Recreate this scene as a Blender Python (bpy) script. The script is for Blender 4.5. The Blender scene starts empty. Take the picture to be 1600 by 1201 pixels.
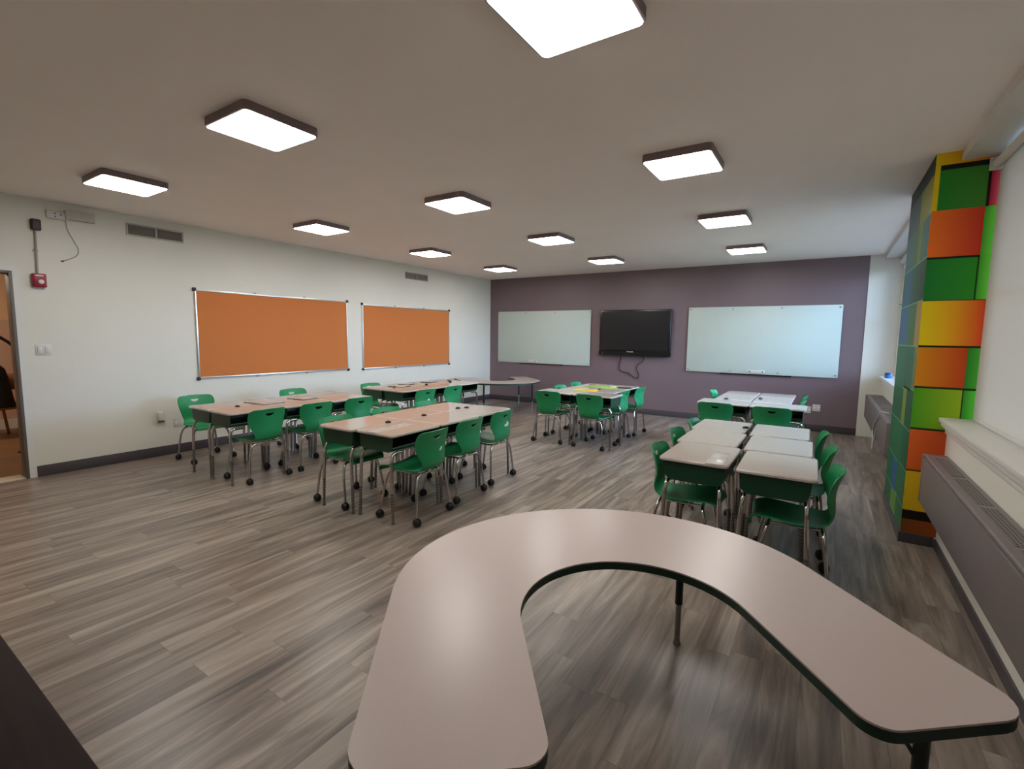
import bpy, bmesh, math, random
from mathutils import Vector, Matrix
PI = math.pi
random.seed(7)
S = bpy.context.scene
COL = S.collection

# ------------------------------------------------------------------ materials
def lin(c):
    c = c / 255.0
    return c / 12.92 if c <= 0.04045 else ((c + 0.055) / 1.055) ** 2.4
def rgb(r, g, b): return (lin(r), lin(g), lin(b), 1.0)

def mat(name, col, rough=0.5, metal=0.0, spec=0.5, noise=0.0, nscale=30.0, bump=0.0, bscale=200.0, coat=0.0, stretch=None):
    m = bpy.data.materials.new(name); m.use_nodes = True
    nt = m.node_tree; b = nt.nodes['Principled BSDF']
    b.inputs['Base Color'].default_value = col
    b.inputs['Roughness'].default_value = rough
    b.inputs['Metallic'].default_value = metal
    b.inputs['Specular IOR Level'].default_value = spec
    b.inputs['Coat Weight'].default_value = coat
    b.inputs['Coat Roughness'].default_value = 0.1
    if noise or bump:
        tc = nt.nodes.new('ShaderNodeTexCoord'); mp = nt.nodes.new('ShaderNodeMapping')
        nt.links.new(tc.outputs['Object'], mp.inputs[0])
        if stretch: mp.inputs['Scale'].default_value = stretch
    if noise:
        n = nt.nodes.new('ShaderNodeTexNoise'); n.inputs['Scale'].default_value = nscale; n.inputs['Detail'].default_value = 4
        nt.links.new(mp.outputs[0], n.inputs['Vector'])
        cr = nt.nodes.new('ShaderNodeValToRGB')
        cr.color_ramp.elements[0].position = 0.3; cr.color_ramp.elements[1].position = 0.7
        cr.color_ramp.elements[0].color = tuple(c * (1 - noise) for c in col[:3]) + (1,)
        cr.color_ramp.elements[1].color = tuple(min(1, c * (1 + noise)) for c in col[:3]) + (1,)
        nt.links.new(n.outputs[0], cr.inputs[0]); nt.links.new(cr.outputs[0], b.inputs['Base Color'])
    if bump:
        n2 = nt.nodes.new('ShaderNodeTexNoise'); n2.inputs['Scale'].default_value = bscale; n2.inputs['Detail'].default_value = 3
        nt.links.new(mp.outputs[0], n2.inputs['Vector'])
        bp = nt.nodes.new('ShaderNodeBump'); bp.inputs['Strength'].default_value = bump; bp.inputs['Distance'].default_value = 0.002
        nt.links.new(n2.outputs[0], bp.inputs['Height']); nt.links.new(bp.outputs[0], b.inputs['Normal'])
    return m

def emit(name, col, strength):
    m = bpy.data.materials.new(name); m.use_nodes = True
    nt = m.node_tree; nt.nodes.clear()
    e = nt.nodes.new('ShaderNodeEmission'); e.inputs[0].default_value = col; e.inputs[1].default_value = strength
    o = nt.nodes.new('ShaderNodeOutputMaterial'); nt.links.new(e.outputs[0], o.inputs[0])
    return m

def floor_mat():
    m = bpy.data.materials.new('vinyl_planks'); m.use_nodes = True
    nt = m.node_tree; N = nt.nodes; L = nt.links; b = N['Principled BSDF']
    tc = N.new('ShaderNodeTexCoord')
    rot = N.new('ShaderNodeMapping'); rot.inputs['Rotation'].default_value = (0, 0, PI / 2)
    L.new(tc.outputs['Object'], rot.inputs[0])
    # plank layout: rows 0.152 wide with a random stagger, planks 1.22 long
    def mth(op, a, b_=None, c_=None):
        n = N.new('ShaderNodeMath'); n.operation = op
        for i, v in enumerate((a, b_, c_)):
            if v is None: continue
            if isinstance(v, (int, float)): n.inputs[i].default_value = v
            else: L.new(v, n.inputs[i])
        return n.outputs[0]
    sx = N.new('ShaderNodeSeparateXYZ'); L.new(rot.outputs[0], sx.inputs[0])
    row = mth('DIVIDE', sx.outputs[1], 0.152); rowi = mth('FLOOR', row)
    wn = N.new('ShaderNodeTexWhiteNoise'); wn.noise_dimensions = '1D'; L.new(rowi, wn.inputs['W'])
    along = mth('ADD', mth('DIVIDE', sx.outputs[0], 1.22), wn.outputs['Value']); ali = mth('FLOOR', along)
    cv = N.new('ShaderNodeCombineXYZ'); L.new(rowi, cv.inputs[0]); L.new(ali, cv.inputs[1])
    wp = N.new('ShaderNodeTexWhiteNoise'); wp.noise_dimensions = '2D'; L.new(cv.outputs[0], wp.inputs['Vector'])
    def edge(v, w_):
        f = mth('FRACT', v); d = mth('MINIMUM', f, mth('SUBTRACT', 1.0, f)); return mth('LESS_THAN', d, w_)
    seam = mth('MAXIMUM', edge(row, 0.006), edge(along, 0.0009))
    # offset the grain per plank
    add = N.new('ShaderNodeVectorMath'); add.operation = 'MULTIPLY_ADD'
    add.inputs[1].default_value = (13.0, 7.0, 5.0)
    L.new(wp.outputs['Color'], add.inputs[0]); L.new(rot.outputs[0], add.inputs[2])
    mp = N.new('ShaderNodeMapping'); mp.inputs['Scale'].default_value = (0.8, 8.5, 1.0)
    L.new(add.outputs[0], mp.inputs[0])
    n1 = N.new('ShaderNodeTexNoise'); n1.inputs['Scale'].default_value = 1.0; n1.inputs['Detail'].default_value = 6; n1.inputs['Roughness'].default_value = 0.6; n1.inputs['Distortion'].default_value = 1.2
    L.new(mp.outputs[0], n1.inputs['Vector'])
    mp2 = N.new('ShaderNodeMapping'); mp2.inputs['Scale'].default_value = (2.5, 60.0, 1.0)
    L.new(add.outputs[0], mp2.inputs[0])
    n2 = N.new('ShaderNodeTexNoise'); n2.inputs['Scale'].default_value = 1.0; n2.inputs['Detail'].default_value = 4
    L.new(mp2.outputs[0], n2.inputs['Vector'])
    s1 = N.new('ShaderNodeMath'); s1.operation = 'MULTIPLY_ADD'; s1.inputs[1].default_value = 0.14; L.new(n2.outputs[0], s1.inputs[0])
    L.new(n1.outputs[0], s1.inputs[2])
    s2 = N.new('ShaderNodeMath'); s2.operation = 'MULTIPLY_ADD'; s2.inputs[1].default_value = 0.09; L.new(wp.outputs['Value'], s2.inputs[0]); L.new(s1.outputs[0], s2.inputs[2])
    cr = N.new('ShaderNodeValToRGB'); e = cr.color_ramp.elements
    e[0].position = 0.38; e[0].color = rgb(72, 63, 57)
    e[1].position = 0.84; e[1].color = rgb(166, 153, 141)
    k = cr.color_ramp.elements.new(0.58); k.color = rgb(119, 106, 96)
    L.new(s2.outputs[0], cr.inputs[0])
    mx = N.new('ShaderNodeMix'); mx.data_type = 'RGBA'; L.new(mth('MULTIPLY', seam, 0.55), mx.inputs[0]); L.new(cr.outputs[0], mx.inputs[6]); mx.inputs[7].default_value = rgb(52, 46, 44)
    L.new(mx.outputs[2], b.inputs['Base Color'])
    b.inputs['Roughness'].default_value = 0.34; b.inputs['Specular IOR Level'].default_value = 0.55
    bp = N.new('ShaderNodeBump'); bp.inputs['Strength'].default_value = 0.12; bp.inputs['Distance'].default_value = 0.001
    L.new(n2.outputs[0], bp.inputs['Height']); L.new(bp.outputs[0], b.inputs['Normal'])
    return m

def perforated_mat(name, base, hole):
    m = bpy.data.materials.new(name); m.use_nodes = True
    nt = m.node_tree; N = nt.nodes; L = nt.links; b = N['Principled BSDF']
    tc = N.new('ShaderNodeTexCoord'); sep = N.new('ShaderNodeSeparateXYZ'); L.new(tc.outputs['Object'], sep.inputs[0])
    def cell(sock, size):
        a = N.new('ShaderNodeMath'); a.operation = 'DIVIDE'; a.inputs[1].default_value = size; L.new(sock, a.inputs[0])
        f = N.new('ShaderNodeMath'); f.operation = 'FRACT'; L.new(a.outputs[0], f.inputs[0])
        s = N.new('ShaderNodeMath'); s.operation = 'SUBTRACT'; s.inputs[1].default_value = 0.5; L.new(f.outputs[0], s.inputs[0])
        q = N.new('ShaderNodeMath'); q.operation = 'ABSOLUTE'; L.new(s.outputs[0], q.inputs[0])
        c = N.new('ShaderNodeMath'); c.operation = 'LESS_THAN'; c.inputs[1].default_value = 0.31; L.new(q.outputs[0], c.inputs[0])
        return c
    x = cell(sep.outputs[0], 0.016); y = cell(sep.outputs[1], 0.026)
    mu = N.new('ShaderNodeMath'); mu.operation = 'MULTIPLY'; L.new(x.outputs[0], mu.inputs[0]); L.new(y.outputs[0], mu.inputs[1])
    mx = N.new('ShaderNodeMix'); mx.data_type = 'RGBA'; mx.inputs[6].default_value = base; mx.inputs[7].default_value = hole
    L.new(mu.outputs[0], mx.inputs[0]); L.new(mx.outputs[2], b.inputs['Base Color'])
    b.inputs['Roughness'].default_value = 0.5
    return m

def attr_mat(name, rough):
    m = bpy.data.materials.new(name); m.use_nodes = True
    nt = m.node_tree; b = nt.nodes['Principled BSDF']
    a = nt.nodes.new('ShaderNodeVertexColor'); a.layer_name = 'Col'
    nt.links.new(a.outputs[0], b.inputs['Base Color']); b.inputs['Roughness'].default_value = rough; b.inputs['Specular IOR Level'].default_value = 0.25
    return m

def blind_mat():
    m = bpy.data.materials.new('blind_fabric'); m.use_nodes = True
    nt = m.node_tree; N = nt.nodes; L = nt.links; N.clear()
    d = N.new('ShaderNodeBsdfDiffuse'); d.inputs[0].default_value = (0.70, 0.70, 0.675, 1)
    t = N.new('ShaderNodeBsdfTranslucent'); t.inputs[0].default_value = (0.6, 0.6, 0.55, 1)
    w = N.new('ShaderNodeTexWave'); w.inputs['Scale'].default_value = 90; tc = N.new('ShaderNodeTexCoord'); L.new(tc.outputs['Object'], w.inputs[0])
    bp = N.new('ShaderNodeBump'); bp.inputs['Strength'].default_value = 0.05; L.new(w.outputs['Fac'], bp.inputs['Height']); L.new(bp.outputs[0], d.inputs['Normal'])
    mx = N.new('ShaderNodeMixShader'); mx.inputs[0].default_value = 0.14
    L.new(d.outputs[0], mx.inputs[1]); L.new(t.outputs[0], mx.inputs[2])
    o = N.new('ShaderNodeOutputMaterial'); L.new(mx.outputs[0], o.inputs[0])
    return m

def pane_mat():
    m = bpy.data.materials.new('window_glass'); m.use_nodes = True
    nt = m.node_tree; N = nt.nodes; L = nt.links; N.clear()
    t = N.new('ShaderNodeBsdfTransparent'); t.inputs[0].default_value = (0.94, 0.97, 0.98, 1)
    g = N.new('ShaderNodeBsdfGlossy'); g.inputs['Roughness'].default_value = 0.02
    f = N.new('ShaderNodeFresnel'); f.inputs[0].default_value = 1.45
    mx = N.new('ShaderNodeMixShader'); L.new(f.outputs[0], mx.inputs[0]); L.new(t.outputs[0], mx.inputs[1]); L.new(g.outputs[0], mx.inputs[2])
    o = N.new('ShaderNodeOutputMaterial'); L.new(mx.outputs[0], o.inputs[0])
    return m

def plastic_sheet_mat():
    m = bpy.data.materials.new('clear_sheet'); m.use_nodes = True
    nt = m.node_tree; N = nt.nodes; L = nt.links; b = N['Principled BSDF']
    b.inputs['Base Color'].default_value = (0.75, 0.73, 0.70, 1); b.inputs['Roughness'].default_value = 0.15; b.inputs['Alpha'].default_value = 0.45
    return m

M = {}
M['floor'] = floor_mat()
M['wall_white'] = mat('white_wall_paint', rgb(214, 211, 200), 0.6, noise=0.012, nscale=3, bump=0.05, bscale=300)
M['ceiling'] = mat('ceiling_paint', rgb(246, 238, 232), 0.7, noise=0.012, nscale=2, bump=0.04, bscale=250)
M['wall_purple'] = mat('mauve_wall_paint', rgb(115, 98, 102), 0.45, noise=0.02, nscale=3, bump=0.05, bscale=300)
M['base'] = mat('dark_baseboard', rgb(70, 64, 66), 0.5, noise=0.04, nscale=8)
M['trim_white'] = mat('white_gloss_paint', rgb(214, 212, 207), 0.4, noise=0.012, nscale=5)
M['chair'] = mat('green_plastic', rgb(27, 129, 78), 0.40, spec=0.4, noise=0.03, nscale=12, bump=0.06, bscale=500)
M['box'] = mat('green_metal', rgb(12, 58, 37), 0.4, noise=0.04, nscale=20)
M['chrome'] = mat('chrome', rgb(196, 192, 190), 0.16, metal=1.0, noise=0.03, nscale=60)
M['chrome_dull'] = mat('dull_steel', rgb(150, 146, 144), 0.35, metal=1.0, noise=0.05, nscale=60)
M['black'] = mat('black_rubber', rgb(16, 15, 16), 0.5, noise=0.1, nscale=40)
M['hole'] = mat('dark_hole', rgb(8, 8, 8), 0.8, noise=0.1, nscale=40)
M['lam'] = mat('grey_laminate', rgb(178, 166, 157), 0.10, spec=0.8, noise=0.025, nscale=300)
M['lam_edge'] = mat('pale_laminate_rim', rgb(188, 178, 170), 0.25, noise=0.02, nscale=40)
M['klam'] = mat('grey_nebula_laminate', rgb(176, 161, 155), 0.3, spec=0.5, noise=0.06, nscale=500)
M['kedge'] = mat('green_edge_band', rgb(12, 42, 30), 0.5, noise=0.05, nscale=30)
M['kleg'] = mat('dark_green_tube', rgb(9, 26, 21), 0.4, noise=0.05, nscale=30)
M['cork'] = mat('orange_cork', rgb(190, 112, 54), 0.85, noise=0.10, nscale=160, bump=0.25, bscale=260)
M['alu'] = mat('aluminium', rgb(205, 205, 200), 0.3, metal=0.85, noise=0.02, nscale=40)
M['wboard'] = mat('glass_board', rgb(186, 198, 190), 0.38, spec=0.3, noise=0.01, nscale=4)
M['tvblack'] = mat('black_gloss_plastic', rgb(14, 13, 15), 0.25, noise=0.05, nscale=30)
M['screen'] = mat('screen', rgb(26, 26, 29), 0.22, spec=0.5, noise=0.05, nscale=2)
M['logo'] = mat('silver_lettering', rgb(220, 220, 220), 0.3, noise=0.02, nscale=50)
M['frame_dark'] = mat('dark_bronze', rgb(128, 110, 112), 0.45, noise=0.04, nscale=30)
M['lens'] = emit('light_lens', (1.0, 0.96, 0.91, 1), 26.0)
M['red'] = mat('red_plastic', rgb(140, 18, 40), 0.35, noise=0.04, nscale=30)
M['white_pl'] = mat('white_plastic', rgb(205, 203, 196), 0.35, noise=0.02, nscale=30)
M['grey_pl'] = mat('grey_plastic', rgb(150, 148, 140), 0.5, noise=0.03, nscale=30)
M['box_grey'] = mat('grey_box_paint', rgb(178, 176, 165), 0.5, noise=0.03, nscale=20)
M['brown'] = mat('dark_brown_plate', rgb(44, 36, 32), 0.5, noise=0.05, nscale=30)
M['vent'] = mat('vent_metal', rgb(165, 160, 150), 0.45, metal=0.3, noise=0.03, nscale=30)
M['vent_dark'] = mat('vent_shadow', rgb(104, 100, 92), 0.8, noise=0.05, nscale=30)
M['rad'] = mat('grey_radiator_enamel', rgb(112, 102, 101), 0.42, noise=0.04, nscale=25)
M['rad_grille'] = perforated_mat('perforated_enamel', rgb(118, 108, 106), rgb(22, 19, 19))
M['mural'] = attr_mat('mural_print', 0.6)
M['blind'] = blind_mat()
M['glass'] = pane_mat()
M['sheet'] = plastic_sheet_mat()
M['paper'] = mat('white_paper', rgb(222, 220, 214), 0.6, noise=0.02, nscale=50)
M['greysheet'] = mat('grey_card', rgb(176, 168, 160), 0.35, noise=0.03, nscale=50)
M['green_print'] = mat('green_print', rgb(142, 176, 78), 0.5, noise=0.35, nscale=22)
M['yellow_print'] = mat('yellow_print', rgb(205, 190, 60), 0.5, noise=0.3, nscale=25)
M['orange_print'] = mat('orange_print', rgb(214, 158, 30), 0.5, noise=0.2, nscale=30)
M['dark_wood'] = mat('dark_stained_wood', rgb(38, 24, 23), 0.6, spec=0.12, noise=0.25, nscale=6, stretch=(1, 14, 14))
M['hall_floor'] = mat('brown_hall_floor', rgb(122, 88, 58), 0.5, noise=0.15, nscale=3)
M['hall_up'] = mat('peach_wall_paint', rgb(226, 190, 154), 0.6, noise=0.02, nscale=3)
M['hall_low'] = mat('mauve_hall_paint', rgb(206, 172, 154), 0.6, noise=0.02, nscale=3)
M['wood'] = mat('honey_wood', rgb(140, 92, 55), 0.45, noise=0.2, nscale=8, stretch=(12, 12, 1))
M['cloth'] = mat('black_cloth', rgb(14, 13, 15), 0.9, noise=0.2, nscale=30, bump=0.3, bscale=60)
M['blue'] = mat('blue_plastic', rgb(30, 110, 190), 0.3, noise=0.03, nscale=30)
M['navy'] = mat('navy_lid', rgb(20, 60, 120), 0.4, noise=0.03, nscale=30)
M['stone'] = mat('stone_threshold', rgb(196, 186, 162), 0.4, noise=0.06, nscale=20)
M['jamb'] = mat('grey_door_frame', rgb(92, 86, 80), 0.45, noise=0.03, nscale=20)

# ------------------------------------------------------------------ mesh helpers
def box(bm, lo, hi, mi=0, bev=0.0, seg=2):
    vs = [bm.verts.new((x, y, z)) for x in (lo[0], hi[0]) for y in (lo[1], hi[1]) for z in (lo[2], hi[2])]
    idx = [(0, 1, 3, 2), (4, 6, 7, 5), (0, 4, 5, 1), (2, 3, 7, 6), (0, 2, 6, 4), (1, 5, 7, 3)]
    fs = [bm.faces.new([vs[i] for i in q]) for q in idx]
    for f in fs: f.material_index = mi
    if bev:
        es = list({e for f in fs for e in f.edges})
        r = bmesh.ops.bevel(bm, geom=es, offset=bev, segments=seg, affect='EDGES', profile=0.5)
        for f in r['faces']: f.material_index = mi
    return fs

def catmull(pts, n=8):
    P = [Vector(p) for p in pts]; out = []
    for i in range(len(P) - 1):
        p0 = P[max(i - 1, 0)]; p1 = P[i]; p2 = P[i + 1]; p3 = P[min(i + 2, len(P) - 1)]
        for k in range(n):
            t = k / n
            out.append(0.5 * ((2 * p1) + (p2 - p0) * t + (2 * p0 - 5 * p1 + 4 * p2 - p3) * t * t + (3 * p1 - p0 - 3 * p2 + p3) * t ** 3))
    out.append(P[-1]); return out

def bend(pts, r=0.04, n=5):
    """polyline with rounded corners"""
    P = [Vector(p) for p in pts]; out = [P[0]]
    for i in range(1, len(P) - 1):
        a = (P[i - 1] - P[i]); b = (P[i + 1] - P[i])
        d = min(r, a.length * 0.49, b.length * 0.49)
        A = P[i] + a.normalized() * d; B = P[i] + b.normalized() * d
        for k in range(n + 1):
            t = k / n
            out.append((1 - t) ** 2 * A + 2 * t * (1 - t) * P[i] + t * t * B)
    out.append(P[-1]); return out

def tube(bm, pts, r, seg=10, mi=0, caps=True):
    P = [Vector(p) for p in pts]; rings = []
    t0 = (P[1] - P[0]).normalized()
    up = Vector((0, 0, 1)) if abs(t0.z) < 0.9 else Vector((1, 0, 0))
    nrm = t0.cross(up).normalized()
    for i, p in enumerate(P):
        t = (P[min(i + 1, len(P) - 1)] - P[max(i - 1, 0)]).normalized()
        nrm = (nrm - t * nrm.dot(t)).normalized(); bn = t.cross(nrm)
        rr = r[i] if isinstance(r, (list, tuple)) else r
        rings.append([bm.verts.new(p + rr * (math.cos(2 * PI * k / seg) * nrm + math.sin(2 * PI * k / seg) * bn)) for k in range(seg)])
    for a, b in zip(rings, rings[1:]):
        for k in range(seg):
            f = bm.faces.new((a[k], a[(k + 1) % seg], b[(k + 1) % seg], b[k])); f.material_index = mi; f.smooth = True
    if caps:
        f = bm.faces.new(rings[0][::-1]); f.material_index = mi
        f = bm.faces.new(rings[-1]); f.material_index = mi

def lathe(bm, prof, axis='z', center=(0, 0, 0), seg=16, mi=0):
    c = Vector(center); rings = []
    for r, h in prof:
        ring = []
        for k in range(seg):
            a = 2 * PI * k / seg; u, v = r * math.cos(a), r * math.sin(a)
            p = {'z': (u, v, h), 'x': (h, u, v), 'y': (v, h, u)}[axis]
            ring.append(bm.verts.new(c + Vector(p)))
        rings.append(ring)
    for a, b in zip(rings, rings[1:]):
        for k in range(seg):
            f = bm.faces.new((a[k], a[(k + 1) % seg], b[(k + 1) % seg], b[k])); f.material_index = mi; f.smooth = True
    f = bm.faces.new(rings[0][::-1]); f.material_index = mi
    f = bm.faces.new(rings[-1]); f.material_index = mi

def prism(bm, outline, z0, z1, mi_top=0, mi_side=0, bev=0.0):
    lo = [bm.verts.new((x, y, z0)) for x, y in outline]; hi = [bm.verts.new((x, y, z1)) for x, y in outline]
    n = len(outline)
    t = bm.faces.new(hi); t.material_index = mi_top
    b = bm.faces.new(lo[::-1]); b.material_index = mi_side
    for k in range(n):
        f = bm.faces.new((lo[k], lo[(k + 1) % n], hi[(k + 1) % n], hi[k])); f.material_index = mi_side; f.smooth = True
    return t

def rrect(x0, y0, x1, y1, r, n=5):
    out = []
    for cx, cy, a0 in ((x1 - r, y1 - r, 0), (x0 + r, y1 - r, 90), (x0 + r, y0 + r, 180), (x1 - r, y0 + r, 270)):
        for k in range(n + 1):
            a = math.radians(a0 + 90 * k / n); out.append((cx + r * math.cos(a), cy + r * math.sin(a)))
    return out

def link(name, bm, mats, parent=None, loc=None, sharp=40):
    bmesh.ops.recalc_face_normals(bm, faces=bm.faces)
    me = bpy.data.meshes.new(name); bm.to_mesh(me); bm.free()
    for m in (mats if isinstance(mats, (list, tuple)) else [mats]): me.materials.append(m)
    if sharp: me.set_sharp_from_angle(angle=math.radians(sharp))
    o = bpy.data.objects.new(name, me); COL.objects.link(o)
    if parent: o.parent = parent
    if loc is not None: o.location = loc
    return o

def new(): return bmesh.new()
def tag(o, label, cat, group=None):
    o['label'] = label; o['category'] = cat
    if group: o['group'] = group
    return o
def thing(name, label, cat, loc=(0, 0, 0), rotz=0.0, group=None):
    o = bpy.data.objects.new(name, None); COL.objects.link(o); o.empty_display_size = 0.1
    o.location = loc; o.rotation_euler = (0, 0, rotz)
    return tag(o, label, cat, group)
def struct(name, bm, mats, parent=None, sharp=40):
    o = link(name, bm, mats, parent, sharp=sharp)
    if parent is None: o['kind'] = 'structure'
    return o
def copy_tree(o, parent=None):
    c = o.copy(); COL.objects.link(c)
    if parent: c.parent = parent
    for ch in o.children: copy_tree(ch, c)
    return c
def dup(root, loc, rotz, label, group=None):
    r = copy_tree(root); r.location = loc; r.rotation_euler = (0, 0, rotz); r['label'] = label
    if group: r['group'] = group
    return r

# ------------------------------------------------------------------ room shell
YB, XL, ZC, YF = 9.72, -7.0, 2.936, -1.3
XR = 0.80          # wall under the windows
CX = 0.586         # column face
CY0, CY1 = 4.75, 5.97
WX = 0.955         # window plane
DY0, DY1, DZ = 0.30, 1.37, 2.168

b = new(); box(b, (XL, YF, -0.1), (1.2, YB, 0)); struct('floor', b, M['floor'])
b = new(); box(b, (XL - 0.12, YF - 0.12, ZC), (1.2, YB + 0.12, ZC + 0.1)); struct('ceiling', b, M['ceiling'])
b = new()
box(b, (XL - 0.12, YF, 0), (XL, DY0, ZC)); box(b, (XL - 0.12, DY1, 0), (XL, YB, ZC)); box(b, (XL - 0.12, DY0, DZ), (XL, DY1, ZC))
struct('wall_left', b, M['wall_white'])
b = new(); box(b, (XL - 0.12, YB, 0), (0.505, YB + 0.12, ZC), 0); box(b, (0.505, YB - 0.008, 0), (1.2, YB + 0.12, ZC), 1)
struct('wall_back', b, [M['wall_purple'], M['wall_white']])
b = new(); box(b, (XL - 0.12, YF - 0.12, 0), (1.2, YF, ZC)); struct('wall_front', b, M['wall_white'])
# right wall: low wall below the sills, piers beside the windows, headers above
NW0, NW1, FW0, FW1 = 0.6, 4.68, 6.05, 9.60
SZ, HZ = 0.975, 2.86
b = new()
box(b, (XR, YF, 0), (1.2, YB, SZ))
box(b, (WX - 0.02, YF, HZ), (1.2, YB, ZC))
box(b, (WX - 0.02, YF, SZ), (1.2, NW0, HZ)); box(b, (WX - 0.02, NW1, SZ), (1.2, FW0, HZ)); box(b, (WX - 0.02, FW1, SZ), (1.2, YB, HZ))
struct('wall_right', b, M['wall_white'])
b = new(); box(b, (0.725, YF, ZC - 0.07), (WX - 0.02, CY0, ZC)); box(b, (0.69, CY1, ZC - 0.07), (WX - 0.02, YB - 0.01, ZC)); struct('trim_1', b, M['trim_white'])
# column with mural
b = new(); box(b, (CX, CY0, 0), (WX - 0.02, CY1, ZC)); column = struct('column', b, M['wall_white'])

# mural: printed blocks, one mesh, colours of the print in a colour attribute
quads = []
def q_near(x0, x1, z0, z1, c0, c1=None, d=0.001):
    c1 = c1 or c0
    quads.append(([(x0, CY0 - d, z0), (x1, CY0 - d, z0), (x1, CY0 - d, z1), (x0, CY0 - d, z1)], [c0, c1, c1, c0]))
def q_side(y0, y1, z0, z1, c0, c1=None, d=0.001):
    c1 = c1 or c0
    quads.append(([(CX - d, y1, z0), (CX - d, y0, z0), (CX - d, y0, z1), (CX - d, y1, z1)], [c1, c0, c0, c1]))
YE, OR, RD, GR, LG, LI, BK, PK = (196, 172, 18), (205, 98, 30), (176, 44, 32), (32, 112, 36), (84, 176, 48), (116, 158, 28), (14, 20, 14), (190, 44, 74)
XE = WX - 0.022; XM = 0.876
q_near(CX, XE, 2.85, ZC, YE, (196, 96, 24))
q_near(CX, 0.615, 2.53, 2.85, YE); q_near(0.615, XM, 2.53, 2.815, GR, (58, 118, 40)); q_near(0.615, XM, 2.815, 2.85, BK)
q_near(XM, 0.892, 2.53, 2.85, (30, 14, 14)); q_near(0.892, XE, 2.53, 2.85, (150, 28, 44), (214, 84, 108))
q_near(CX, XM, 2.195, 2.53, (208, 104, 34), RD); q_near(XM, XE, 2.20, 2.53, (60, 150, 40), (104, 206, 64))
q_near(CX, XM, 2.18, 2.195, BK)
q_near(CX, XM - 0.01, 1.88, 2.18, (24, 104, 44), (40, 128, 34)); q_near(XM - 0.01, XM, 1.88, 2.18, (14, 60, 20)); q_near(XM, XE, 1.88, 2.20, (62, 146, 40), (100, 200, 62))
q_near(CX, 0.72, 1.545, 1.875, (198, 180, 18), (206, 160, 22)); q_near(0.72, XE, 1.545, 1.875, (206, 160, 22), (200, 66, 30))
q_near(CX, XE, 1.53, 1.545, (24, 20, 12))
q_near(CX, XM - 0.01, 1.235, 1.53, (190, 124, 20), (176, 58, 22)); q_near(XM - 0.01, XE, 1.235, 1.53, (40, 122, 40), (66, 160, 46))
q_near(CX, XE, 1.22, 1.235, (20, 34, 14))
q_near(CX, XM - 0.015, 0.915, 1.22, (66, 140, 26), (134, 164, 28)); q_near(XM - 0.015, XM - 0.008, 0.915, 1.22, (14, 50, 16)); q_near(XM - 0.008, XE, 0.915, 1.22, (54, 126, 36), (80, 190, 60))
q_near(CX, XE, 0.90, 0.915, (20, 40, 14))
q_near(CX, XE, 0.585, 0.90, (198, 92, 34), (150, 36, 26)); q_near(CX, XE, 0.573, 0.585, (60, 40, 14))
q_near(CX, XE, 0.262, 0.573, (198, 166, 26), (188, 140, 24))
q_near(CX, XE, 0.19, 0.262, (20, 14, 12)); q_near(CX, XE, 0.08, 0.19, (104, 58, 20), (150, 66, 30))
# side face
DG, MG, BG, BL, TG, YG, TN = (38, 56, 40), (52, 120, 78), (72, 128, 118), (70, 118, 172), (40, 104, 66), (150, 176, 66), (200, 160, 90)
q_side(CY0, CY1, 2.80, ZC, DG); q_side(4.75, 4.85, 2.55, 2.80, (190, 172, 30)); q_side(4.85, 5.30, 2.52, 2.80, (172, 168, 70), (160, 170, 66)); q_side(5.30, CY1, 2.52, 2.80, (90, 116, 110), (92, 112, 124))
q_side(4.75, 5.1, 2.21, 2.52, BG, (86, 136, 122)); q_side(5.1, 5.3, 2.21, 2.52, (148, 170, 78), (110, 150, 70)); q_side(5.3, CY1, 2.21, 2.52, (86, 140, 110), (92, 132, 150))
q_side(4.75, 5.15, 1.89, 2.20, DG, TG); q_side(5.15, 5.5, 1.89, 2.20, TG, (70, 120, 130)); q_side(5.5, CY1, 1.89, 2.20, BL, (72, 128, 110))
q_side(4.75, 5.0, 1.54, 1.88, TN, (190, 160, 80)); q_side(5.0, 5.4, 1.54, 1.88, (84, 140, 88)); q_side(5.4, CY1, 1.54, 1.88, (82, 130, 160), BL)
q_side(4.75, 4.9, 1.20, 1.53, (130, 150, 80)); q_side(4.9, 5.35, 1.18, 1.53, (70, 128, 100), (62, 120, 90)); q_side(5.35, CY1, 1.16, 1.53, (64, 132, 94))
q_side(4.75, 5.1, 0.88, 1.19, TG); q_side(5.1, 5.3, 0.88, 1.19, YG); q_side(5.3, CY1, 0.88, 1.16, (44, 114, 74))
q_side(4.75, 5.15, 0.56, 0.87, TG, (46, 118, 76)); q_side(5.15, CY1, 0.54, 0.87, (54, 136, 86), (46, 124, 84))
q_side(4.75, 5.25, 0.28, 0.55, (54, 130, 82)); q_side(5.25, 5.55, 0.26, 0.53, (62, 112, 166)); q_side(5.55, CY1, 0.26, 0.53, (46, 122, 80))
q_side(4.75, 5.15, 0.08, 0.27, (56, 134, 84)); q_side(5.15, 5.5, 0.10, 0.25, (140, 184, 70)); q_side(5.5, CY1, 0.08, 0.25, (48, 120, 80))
b = new(); cl = b.loops.layers.color.new('Col')
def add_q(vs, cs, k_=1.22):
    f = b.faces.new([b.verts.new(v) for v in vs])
    for lp, c in zip(f.loops, cs): lp[cl] = tuple(min(1, x / 255 * k_) for x in c) + (1,)
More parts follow.
